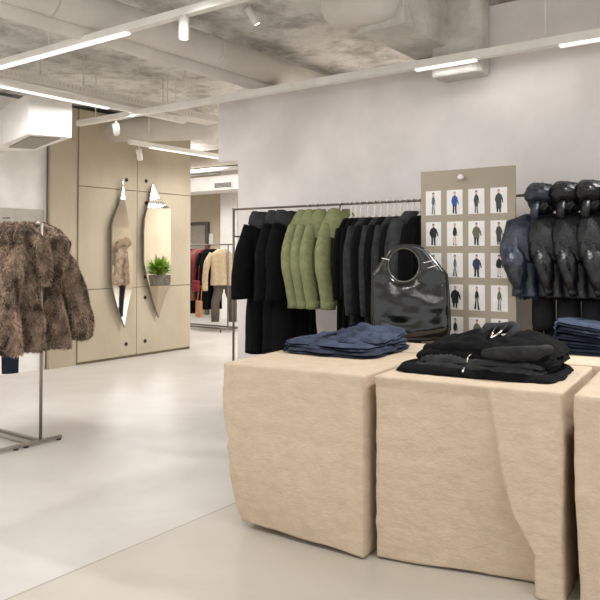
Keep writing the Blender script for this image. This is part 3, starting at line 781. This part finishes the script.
SK = (205, 165, 145); HB = (50, 40, 36); BK = (28, 28, 32); GY = (95, 98, 104); NV = (40, 52, 82); BL = (52, 82, 150); OLV = (98, 96, 74); WH = (200, 196, 192); DKG = (62, 66, 66); RD = (170, 120, 110)
prints = {
    (0, 0): ((.13, .45, .0), HB, GY, GY, GY, 'slim grey outfit'), (0, 1): ((.24, .34, .02), RD, BL, BK, BK, 'bright blue jacket'), (0, 2): ((.18, .30, .0), HB, DKG, GY, BK, 'long dark grey coat'), (0, 3): ((.26, .18, .02), RD, DKG, BK, BK, 'dark top in the top right corner'),
    (1, 0): ((.30, .36, .03), HB, BK, BK, BK, 'short black jacket with wide sleeves'), (1, 1): ((.15, .42, .0), RD, BK, SK, BK, 'black minidress in the second row'), (1, 2): ((.30, .30, .03), HB, OLV, BK, BK, 'olive jacket over black trousers'), (1, 3): ((.22, .16, .0), HB, DKG, DKG, BK, 'long charcoal coat, second row right'),
    (2, 0): ((.20, .40, .0), HB, BK, BK, BK, 'dark outfit half hidden by the bag handle'), (2, 1): ((.11, .45, .02), HB, GY, DKG, BK, 'slim grey figure in the third row'), (2, 2): ((.30, .34, .04), HB, NV, BK, BK, 'open navy jacket with hands low'), (2, 3): ((.22, .40, .0), HB, BK, WH, BK, 'black jacket beside the puffy jackets'),
    (3, 1): ((.34, .26, .02), RD, BK, BK, SK, 'broad black cape beside the bag'), (3, 2): ((.14, .50, .05), RD, BK, BK, BK, 'cropped top and wide black trousers'), (3, 3): ((.15, .48, .0), RD, OLV, GY, GY, 'short brown top and grey trousers'),
    (4, 1): ((.15, .42, .0), HB, BK, SK, SK, 'black minidress in the bottom row'), (4, 2): ((.28, .34, .03), HB, OLV, BK, BK, 'olive jacket in the bottom row'), (4, 3): ((.22, .46, .03), HB, WH, BK, BK, 'white top in the bottom row'),
}
for (r, q), (pose, hr, top, leg, shoe, lb) in prints.items():
    cxm = 469
    xa = on_y(colsx[q][0], 250, YB).x; xb = on_y(colsx[q][1], 250, YB).x
    # rows are level on the board: take the heights from their middle column
    za = on_y(466, rowz[r][0], YB).z; zb_ = on_y(466, rowz[r][1], YB).z
    w, h = xb - xa, za - zb_
    mb = MB().box((0, -.002, 0), (w, -.0004, h), 0)
    lst = ['paper', ink(SK), ink(hr), ink(top), ink(leg), ink(shoe)]
    for li, (mi, poly) in enumerate(fig(pose, None, None, None, None, (1, 2, 3, 4, 5))):
        n = len(poly); y = -.0022 - .00012 * li
        vs = [(w / 2 + x * w * 1.15, y, z * h * .97) for x, z in poly]
        mb.add(vs, [tuple(range(n))], mi)
    o = mb.build('photo_print', lst, None, False, loc=(xa, YB, zb_))
    tag(o, 'small photo print on the taupe board, figure in a ' + lb if not lb.startswith(('open', 'olive', 'broad', 'short', 'slim', 'cropped', 'white', 'long', 'bright', 'dark', 'black')) else 'small photo print on the taupe board showing %s' % lb, 'photo', 'photo prints on the taupe board')

# ---- hooded puffy jackets with trousers
def blob(mb, c, r, seed, amp=.12, n=24, freq=2.2):
    rings = []
    for i in range(1, n):
        ph = pi * i / n
        ring = []
        for j in range(2 * n):
            th = pi * j / n; d = Vector((sin(ph) * cos(th), sin(ph) * sin(th), cos(ph)))
            k = 1 + amp * nz(d.x * freq + seed, d.y * freq, d.z * freq) + amp * .6 * nz(d.x * 5, d.y * 5 + seed, d.z * 5)
            ring.append((c[0] + d.x * r[0] * k, c[1] + d.y * r[1] * k, c[2] + d.z * r[2] * k))
        rings.append(ring)
    mb.loft(rings)
def puffer(label, m, fat=1.0, out=0.0):
    o = thing('hooded_jacket', label, 'jacket', (0, 0, 0), 0, 'puffy hooded jackets on the wall rack')
    mb = MB(); gbody(mb, .47, .165, .185, .07, .115, neck=.07, slope=.09, folds=3, famp=.03, seed=4, nf=.045, S=72, N=36); mb.build('body', m, o)
    S = 40; rings = []
    for (z, k) in ((-.44, 1.05), (-.43, 1.06), (-.455, 1.0), (-.485, .82), (-.48, .75)):
        rings.append([(.165 * k * cos(2 * pi * j / S), .098 * k * sin(2 * pi * j / S), z + .012 * sin(j * 1.3)) for j in range(S)])
    MB().loft(rings).build('hem_band', m, o)
    for s in (-1, 1):
        mb = MB(); gsleeve(mb, s, .2, .1, [(.15, 0, .0), (.175 + out * .3, -.02, -.05), (.175 + out, -.04, -.16), (.175 + out, -.07, -.26), (.165 + out, -.09, -.36), (.15 + out * .8, -.095, -.44)], [.014, .04 * fat, .05 * fat, .06 * fat, .045 * fat, .014], flat=.85, seed=3 + s, wr=.3, seg=30)
        so = mb.build('sleeve', m, o)
        e = Vector((s * (.152 + out * .8), -.095, -.435))
        MB().tube([e + Vector((0, 0, .02)), e, e + Vector((-s * .004, 0, -.02))], [.026, .028, .02], 14, flat=.8, ref=(0, 1, 0)).build('cuff', m, so)
    # storm cape with peaked shoulders and pointed lower corners
    S = 72; rings = []
    for (k, z, pk, dr) in ((.05, .0, 0, 0), (.07, .045, 0, 0), (.10, .035, .01, .01), (.15, -.005, .03, .03), (.205, -.045, .055, .05), (.228, -.11, .02, .06), (.225, -.185, -.03, .05), (.20, -.215, -.045, .05), (.175, -.20, -.03, .05), (.14, -.06, .0, .03)):
        r = []
        for j in range(S):
            th = 2 * pi * j / S; c_, s_ = cos(th), sin(th); g = k / .2
            q = abs(c_) ** 5
            ky = .52 * (1 + .12 * sin(th * 5 + k * 9) * g)
            r.append((k * c_ * (1 + .06 * g * q) + .012 * g * nz(c_ * 3, s_ * 3, z * 9), k * ky * s_ - .025 * g * max(0, -s_) * (1 - abs(c_)), z + pk * q - dr * max(0, -s_) ** 2 + .02 * g * nz(c_ * 3 + 5, s_ * 3, k * 6) + .012 * g * nz(c_ * 8, s_ * 8, k * 20)))
        rings.append(r)
    MB().loft(rings, (False, False)).build('storm_cape', m, o)
    MB().tube([(-.05, -.07, -.02), (-.075, -.095, .04), (-.07, -.10, .09), (-.05, -.08, .12)], [.022, .028, .026, .018], 14, flat=.7).build('throat_tab', m, o)
    mb = MB(); blob(mb, (.005, .0, .10), (.078, .085, .075), 4, .2); mb.build('hood', 'nylon', o)
    mb = MB(); blob(mb, (-.005, -.01, .172), (.10, .10, .078), 9, .16, freq=1.6); mb.build('hood_crown', m, o)
    return o
def trousers(name, label, m, L=.85, w=.17, group=None, cat='trousers', gap=.0, flare=0):
    o = thing(name, label, cat, (0, 0, 0), 0, group)
    MB().loft([[(w * k * cos(2 * pi * j / 32), min(.07, w * .8) * k * sin(2 * pi * j / 32), z) for j in range(32)] for z, k in ((0, .9), (-.02, 1), (-.1, 1.04), (-.22, 1.06), (-.26, .9))]).build('hip', m, o)
    for s in (-1, 1):
        MB().tube([(s * w * .52, 0, -.16), (s * w * .53, .005, -.3), (s * (w * .52 + gap), .0, -.5), (s * (w * .52 + gap), 0, -L), (s * (w * .52 + gap), 0, -L + .01)], [w * .5, w * .47, w * .42, w * .38 + flare, w * .3], 18, flat=.7, ref=(0, 1, 0), wob=lambda t, th: .06 * nz(cos(th) * 2, sin(th) * 2, t * 9 + s)).build('leg', m, o)
    return o
ZJ = ZR - .07
PR = RZ - .95
YJ = RAIL - .02
pj = puffer('x', 'navynylon', 1.25, .018); pk = puffer('x', 'nylon')
gp = 'puffy hooded jackets on the wall rack'
places = [(541, pj, 'navy puffy hooded jacket nearest the taupe board, pointed sleeve bulging left'), (566, pk, 'black puffy hooded jacket second from the taupe board'), (591, pk, 'black puffy hooded jacket third from the taupe board'), (616, pk, 'black puffy hooded jacket cut by the right edge of the photo')]
used = {}
tp = trousers('trousers', 'x', 'trouser', .95, .07, 'dark trousers under the puffy jackets'); tu = []
for i, (px, pr, lb) in enumerate(places):
    u = used.setdefault(id(pr), [])
    place(pr, u, px, ZJ - .105, PR + .05 * (i % 2), lb, gp, y=YJ)
    place(tp, tu, px + 2, ZJ - .53, PR, ['slim dark trousers nearest the taupe board, below the navy jacket', 'slim dark trousers second from the taupe board', 'slim dark trousers third from the taupe board', 'slim dark trousers cut by the right photo edge'][i], 'dark trousers under the puffy jackets', y=YJ + .02)

# ---- left rack with fur coats
b0 = on_z(40.5, 444, 0)
zr = 1.4 + (254 - 224) / F * (b0 - EYE).dot(fw)
lr = rack_frame('clothing_rack', 'freestanding steel rack with brown fur coats at the left of the photo', (b0.x, b0.y, 0))
MB().tube([(0, 0, .03), (0, 0, zr)], .012, 12).build('post', 'steel', lr)
MB().tube([(-1.35, 0, .03), (-1.35, 0, zr)], .012, 12).build('post', 'steel', lr)
MB().tube([(.0, 0, zr), (-1.35, 0, zr)], .012, 12).build('rail', 'steel', lr)
f0 = on_z(70, 440, .01); f1 = on_z(-12, 464, .01)
for x in (0, -1.35):
    MB().box((x - .016, f1.y - b0.y, .012), (x + .016, f0.y - b0.y, .034)).build('foot_bar', 'steel', lr, False, .003)
    for yy in (f0.y - b0.y - .02, f1.y - b0.y + .02, -.12, -.2): MB().tube([(x, yy, 0), (x, yy, .012)], .018, 12).build('foot_pad', 'rubber', lr)
MB().box((-1.35, -.016, .012), (0, .016, .034)).box((-1.35, -.10, .012), (0, -.085, .024)).build('base_beam', 'steel', lr, False, .003)
def furcoat(label, m, n, ln, w, seed, L=.84, group='brown fur coats on the left rack'):
    o = thing('fur_coat', label, 'coat', (0, 0, 0), 0, group)
    mb = MB(); gbody(mb, L, .20, .31, .055, .075, neck=.08, slope=.10, folds=5, famp=.07, seed=seed, nf=.02, S=128, N=30, slit=.10)
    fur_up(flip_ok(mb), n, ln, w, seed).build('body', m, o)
    for s in (-1, 1):
        mb = MB(); gsleeve(mb, s, .21, .1, [(.15, 0, -.09), (.235, -.04, -.22), (.31, -.07, -.45), (.36, -.08, -.66), (.37, -.08, -.78)], [.065, .075, .08, .09, .05], seed=seed + s, flat=.8, wr=.2, seg=28)
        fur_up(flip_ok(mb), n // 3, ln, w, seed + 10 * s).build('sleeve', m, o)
    mb = MB(); mb.tube([(-.03, -.15, -.34), (-.06, -.16, -.2), (-.10, -.12, -.06), (-.12, -.03, .01), (-.07, .06, .045), (.07, .06, .045), (.12, -.03, .01), (.10, -.12, -.06), (.06, -.16, -.2), (.03, -.15, -.34)], [.03, .05, .075, .078, .07, .07, .078, .075, .05, .03], 22, wob=lambda t, th: .12 * sin(t * 26 + 2 * th))
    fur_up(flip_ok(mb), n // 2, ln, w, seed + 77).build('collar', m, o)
    return o
fc = furcoat('x', 'fur', 26000, .024, .0028, 3); fc2 = furcoat('x', 'fur', 26000, .024, .0028, 8)
lab = ['brown fur coat at the post end of the left rack, collar and hem fully showing', 'brown fur coat second from the rack post', 'brown fur coat third from the rack post', 'brown fur coat fourth from the rack post', 'brown fur coat at the left photo edge']
ufa, ufb = [], []
for i in range(5):
    place(fc if i % 2 == 0 else fc2, ufa if i % 2 == 0 else ufb, 0, zr - .10, RZ + [.06, -.05, .04, -.08, .02][i], lab[i], 'brown fur coats on the left rack', y=b0.y, x=b0.x - .055 - i * .14)
    hang(None, 'metal hanger inside the ' + lab[i].split(',')[0], 'hangers on the fur rack', y=b0.y, z=zr).location.x = b0.x - .055 - i * .14
tj = trousers('hanging_jeans', 'dark blue jeans hanging low behind the fur coats at the left edge', 'denimdark', .80, .17, None, 'jeans')
p = on_x(8, 360, b0.x - .85)
tj.location = (b0.x - .66, b0.y + .06, 1.24); tj.rotation_euler = (0, 0, RZ - .3)

# ---- sign on the left wall
a = on_x(-30, 206, CX - .1); b = on_x(43, 206.5, CX - .1); c2 = on_x(20, 240, CX - .1)
sg = thing('wall_sign', 'flat grey sign panel with small dark lettering on the white left wall', 'sign', (CX - .1, 0, 0))
MB().box((.001, a.y, c2.z), (.02, b.y, a.z)).build('panel', 'sign', sg, False, .002)
mb = MB()
for (x0_, x1_, y_) in ((1.5, 4.5, 218), (5, 9, 218), (2, 5.5, 222), (6, 10, 222), (13, 17.5, 222), (19.5, 23, 222), (23.6, 28, 222)):
    P = on_x(x0_, y_ + .5, CX - .1); Q = on_x(x1_, y_ - .5, CX - .1)
    mb.box((.02, P.y, P.z), (.0215, Q.y, Q.z))
mb.build('lettering', 'ink', sg, False)

# ---- leaf-shaped mirrors
def leaf_mirror(label, tip, bot, left, right, zc0, zc1, grp):
    X0 = CX + .075
    Lp = [on_x(x, y, X0) for x, y in [tip] + left + [bot]]; Rp = [on_x(x, y, X0) for x, y in [tip] + right + [bot]]
    zt, zb2 = Lp[0].z, Lp[-1].z; cz0 = on_x(*zc0, X0).z; cz1 = on_x(*zc1, X0).z
    lt = sorted([(p.z, p.y) for p in Lp]); rt = sorted([(p.z, p.y) for p in Rp])
    n = 60; org = Vector((X0, (Lp[0].y + Lp[-1].y) / 2, zb2))
    o = thing('wall_mirror', label, 'mirror', org, 0, grp)
    zs = sorted(set([zb2 + (zt - zb2) * i / n for i in range(n + 1)] + [cz0, cz1]))
    fr = []
    def dx(z): return -.022 * ((z - cz0) / (zt - cz0) if z > cz0 else (cz1 - z) / (cz1 - zb2) if z < cz1 else 0)
    def mk(xf, inset):
        vs = []; 
        for z in zs:
            yl, yr = interp(lt, z), interp(rt, z); w = yr - yl; i = min(inset, w * .45)
            for t in (0, .5, 1): vs.append((dx(z) + xf, lerp(yl + i, yr - i, t) - org.y, z - org.z))
        return vs
    m = len(zs)
    fs = [(i * 3 + j, i * 3 + j + 1, i * 3 + j + 4, i * 3 + j + 3) for i in range(m - 1) for j in range(2)]
    g = MB().add(mk(0, .005), fs).build('mirror_glass', 'mirror', o, False)
    # body: shell from front edge to the wall side
    A = mk(-.0015, 0); B = mk(-.022, 0)
    k = len(A); f2 = fs + [tuple(q + k for q in f[::-1]) for f in fs]
    rim = [i * 3 for i in range(m)] + [i * 3 + 2 for i in range(m - 1, -1, -1)]
    f2 += [(p, q, q + k, p + k) for p, q in zip(rim, rim[1:] + rim[:1])]
    MB().add(A + B, f2).build('frame', 'steel', o, False)
    MB().box((-.0745, -.05, (zt - zb2) * .4), (-.022, .05, (zt - zb2) * .6)).build('wall_mount', 'bronze', o, False)
leaf_mirror('leaf-shaped frameless mirror, left of two on the concrete wall, reflecting fur', (124, 178), (126, 328),
            [(123, 192), (120, 205), (115, 216), (112, 226), (112, 255), (112, 284), (115, 297), (119, 310)],
            [(125, 190), (126.5, 205), (129, 222), (132, 236), (133.5, 258), (134, 283), (131, 296), (128, 312)], (122, 228), (122, 284), 'leaf-shaped mirrors on the concrete wall')
leaf_mirror('leaf-shaped mirror, right of two on the concrete wall, reflecting green plant', (154, 184), (160, 318),
            [(151, 196), (148, 207), (145, 218), (144, 232), (144, 262), (147, 277), (151, 292), (155, 305)],
            [(157, 191), (160, 198), (166, 204), (171, 210), (171, 245), (171, 283), (166, 294), (163, 305)], (158, 208), (158, 286), 'leaf-shaped mirrors on the concrete wall')

# ---- what the mirrors reflect: a plant on a pot and a cream fur coat on its rack, in the room behind the display wall
def mirror_pt(px, py, t):
    d = ray(px, py); k = (CX + .075) / d.x; p = EYE + d * k; return p + Vector((-d.x, d.y, d.z)).normalized() * t
pp = mirror_pt(160, 275, 2.6)
pt = thing('potted_plant', 'bright green leafy plant in a grey pot, seen in the right mirror', 'plant', (pp.x, pp.y, 0))
MB().tube([(0, 0, pp.z - .26), (0, 0, pp.z - .24), (0, 0, pp.z - .04), (0, 0, pp.z), (0, 0, pp.z - .02)], [.15, .16, .2, .2, .15], 28).build('pot', 'pot', pt)
tag(MB().box((pp.x - .24, pp.y - .24, 0), (pp.x + .24, pp.y + .24, pp.z - .262)).build('plinth', 'beige', None, False, .006), 'pale square plinth carrying the potted plant behind the display wall', 'plinth')
rnd = random.Random(5); mb = MB()
for i in range(90):
    a = rnd.uniform(0, 2 * pi); el = rnd.uniform(.2, 1.3); L = rnd.uniform(.26, .46); w = rnd.uniform(.025, .045)
    d = Vector((cos(a) * cos(el), sin(a) * cos(el), sin(el))); sd = Vector((-sin(a), cos(a), 0)) * w
    b = Vector((0, 0, pp.z)) + Vector((cos(a), sin(a), 0)) * rnd.uniform(0, .1)
    p1 = b + d * L * .5; p2 = b + d * L + Vector((0, 0, -.05))
    mb.add([b, p1 - sd, p1 + sd, p2, p1 + Vector((0, 0, .012))], [(0, 1, 4), (0, 4, 2), (1, 3, 4), (4, 3, 2)])
mb.build('foliage', 'leaf', pt)
pc = mirror_pt(123, 258, 2.6)
cf = furcoat('cream fur coat on a stand, seen in the left mirror', 'creamfur', 9000, .03, .004, 21, .80, None)
cf.location = (pc.x, pc.y, 1.56); cf.rotation_euler = (0, 0, radians(40))
sr = thing('garment_stand', 'slim steel stand holding the cream fur coat seen in the left mirror', 'stand', (pc.x, pc.y, 0), radians(40))
MB().tube([(0, 0, 0), (0, 0, .02), (0, 0, .021), (0, 0, 1.6)], [.18, .18, .012, .012], 20).build('pole', 'steel', sr)
MB().tube([(-.17, 0, 1.46), (0, 0, 1.53), (.17, 0, 1.46)], .012, 10).build('shoulder_bar', 'steel', sr)
hs = trousers('hanging_trousers', 'dark trousers on the stand below the cream fur coat', 'trouser', .75, .15, None)
hs.location = (pc.x, pc.y, .96); hs.rotation_euler = (0, 0, radians(40))

# ---- far rack with coloured clothes
YF = 9.7
ra = on_y(190, 245.5, YF); rb = on_y(233, 243.8, YF); zf = (ra.z + rb.z) / 2
fr_ = rack_frame('clothing_rack', 'far steel rack with red, black and beige clothes past the concrete core', (rb.x, YF, 0))
Lf = 1.7
MB().tube([(0, 0, zf), (-Lf, 0, zf)], .013, 10).build('rail', 'bronze', fr_)
for x in (-.12, -Lf): MB().tube([(x, 0, .05), (x, 0, zf)], .013, 10).build('post', 'bronze', fr_)
MB().tube([(0, 0, .05), (-Lf, 0, .05)], .016, 10).tube([(0, .3, .05), (-Lf, .3, .05)], .016, 10).tube([(-.12, -.2, .05), (-.12, .35, .05)], .014, 10).tube([(-Lf, -.2, .05), (-Lf, .35, .05)], .014, 10).build('base_frame', 'bronze', fr_)
for x in (-.12, -Lf):
    for y in (-.19, .34): MB().tube([(x, y, 0), (x, y, .05)], .012, 8).build('foot', 'rubber', fr_)
def fplace(px, m, L, lb, cat, name, rz=RZ - .25, dep=.05, wsh=.19, sl=None):
    o = coat_proto(name, lb, cat, 'clothes on the far rack', m, L, wsh, wsh * 1.06, dep, dep * 1.2, sl or [(.16, 0, -.09), (.22, -.01, -.25), (.23, -.02, -.48), (.23, -.02, -.66)], [.06, .065, .055, .05], seed=px, nf=.01)
    o.location = (on_y(px, 246, YF).x, YF, zf - .08); o.rotation_euler = (0, 0, rz); return o
fplace(191.5, 'black', 1.2, 'long black garment at the left end of the far rack', 'coat', 'black_coat')
fplace(197, 'red', .62, 'crimson blouse second on the far rack', 'blouse', 'red_blouse', dep=.07)
fplace(200.5, 'brown', .95, 'brown garment between two crimson ones on the far rack', 'dress', 'brown_dress')
fplace(205, 'red', .55, 'crimson sweater third from the beige jacket on the far rack', 'sweater', 'red_sweater')
fplace(209, 'black', 1.1, 'long black dress left of the beige jacket on the far rack', 'dress', 'black_dress')
fplace(213, 'black', 1.1, 'long black dress half behind the beige jacket on the far rack', 'dress', 'black_dress')
fplace(222, 'cream', .66, 'beige jacket over grey trousers at the right end of the far rack', 'jacket', 'beige_jacket', rz=RZ - .85, dep=.09, wsh=.195, sl=[(.17, 0, -.09), (.26, -.02, -.25), (.30, -.03, -.5), (.30, -.03, -.76)])
ft = trousers('trousers', 'grey trousers hanging below the beige jacket on the far rack', 'greytrouser', .85, .19, None, gap=.06)
ft.location = (on_y(223, 246, YF).x, YF + .03, zf - .55); ft.rotation_euler = (0, 0, RZ - .85)
def bag_small(lb, px, py, w, h, m):
    p = on_y(px, py, YF - .32)
    o = thing('shoulder_bag', lb, 'bag', (p.x, YF - .32, p.z))
    MB().box((-w / 2, -.04, -h / 2), (w / 2, .04, h / 2)).build('body', m, o, False, .02)
    MB().tube([(-w * .4, 0, h / 2), (-w * .2, .05, h / 2 + .25), (0, .3, zf - p.z + .012), (w * .2, .05, h / 2 + .25), (w * .4, 0, h / 2)], .008, 8).build('strap', m, o)
bag_small('small red shoulder bag hanging at the left of the far rack', 196, 286, .15, .2, 'red')
bag_small('tan shoulder bag hanging low on the far rack', 199, 309, .12, .3, 'tan')

# ------------------------------------------------------------------ light
w = bpy.data.worlds.new('World'); SC.world = w; w.use_nodes = True
bg = w.node_tree.nodes['Background']; bg.inputs[0].default_value = (.96, .98, 1, 1); bg.inputs[1].default_value = 1.15
def area(name, loc, size, power, rot=(0, 0, 0), col=(1, .995, 1), sy=None, spread=pi):
    l = bpy.data.lights.new(name, 'AREA'); l.energy = power; l.color = col; l.size = size; l.spread = spread
    if sy: l.shape = 'RECTANGLE'; l.size_y = sy
    o = bpy.data.objects.new(name, l); COL.objects.link(o); o.location = loc; o.rotation_euler = rot; return o
# linear lamps on the tracks
area('track_lamp', ((-6.5 - 4.3) / 2, YA, ZA - .02), 2.4, 26, sy=.05)
area('track_lamp', (XL, 3.2, ZL - .02), .05, 26, sy=3.5)
area('track_lamp', (-1.9, YC - .02, ZC - .02), .9, 1.2, sy=.05)
area('track_lamp', (.2, YC - .02, ZC - .02), 1.4, 1, sy=.05)
area('track_lamp', (XD, 7.1, ZD - .02), .05, 26, sy=1.6)
# added overhead fill lights for the near shop floor, out of view
area('ceiling_fill', (-2.2, 1.2, 3.1), 1.6, 40)
area('ceiling_fill', (.8, 1.6, 3.1), 1.6, 40)
area('ceiling_fill', (-5.2, .6, 3.1), 1.6, 36)
# added fill lights to brighten the far room and the mirror reflections
area('ceiling_fill', (-9.5, 9.0, 3.1), 1.5, 85)
area('ceiling_fill', (-4.5, 9.6, 3.1), 1.8, 175)
area('ceiling_fill', (-2.4, 10.6, 3.1), 1.4, 130)
area('ceiling_fill', (-12.5, 9.5, 3.1), 1.5, 70)
def spotl(loc, aim, power, ang=50, blend=.6, r=.04):
    l = bpy.data.lights.new('spot_lamp', 'SPOT'); l.energy = power; l.spot_size = radians(ang); l.spot_blend = blend; l.shadow_soft_size = r; l.color = (1, .99, .985)
    o = bpy.data.objects.new('spot_lamp', l); COL.objects.link(o); o.location = loc
    o.rotation_euler = (Vector(aim) - Vector(loc)).to_track_quat('-Z', 'Y').to_euler()
spotl((-3.0, 2.6, 2.9), (-3.0, WY, 1.2), 36, 70)
spotl((-1.2, 2.4, 2.9), (-1.2, WY, 1.2), 24, 70)
# track spotlight over the right end of the display wall, aimed at the stone blocks
spotl((-.5, 4.6, 2.7), (-1.9, 2.7, .6), 210, 75, .5, .07)

SC.view_settings.view_transform = 'Standard'; SC.view_settings.look = 'None'; SC.view_settings.gamma = 1; SC.view_settings.use_curve_mapping = False
SC.view_settings.exposure = 0.0
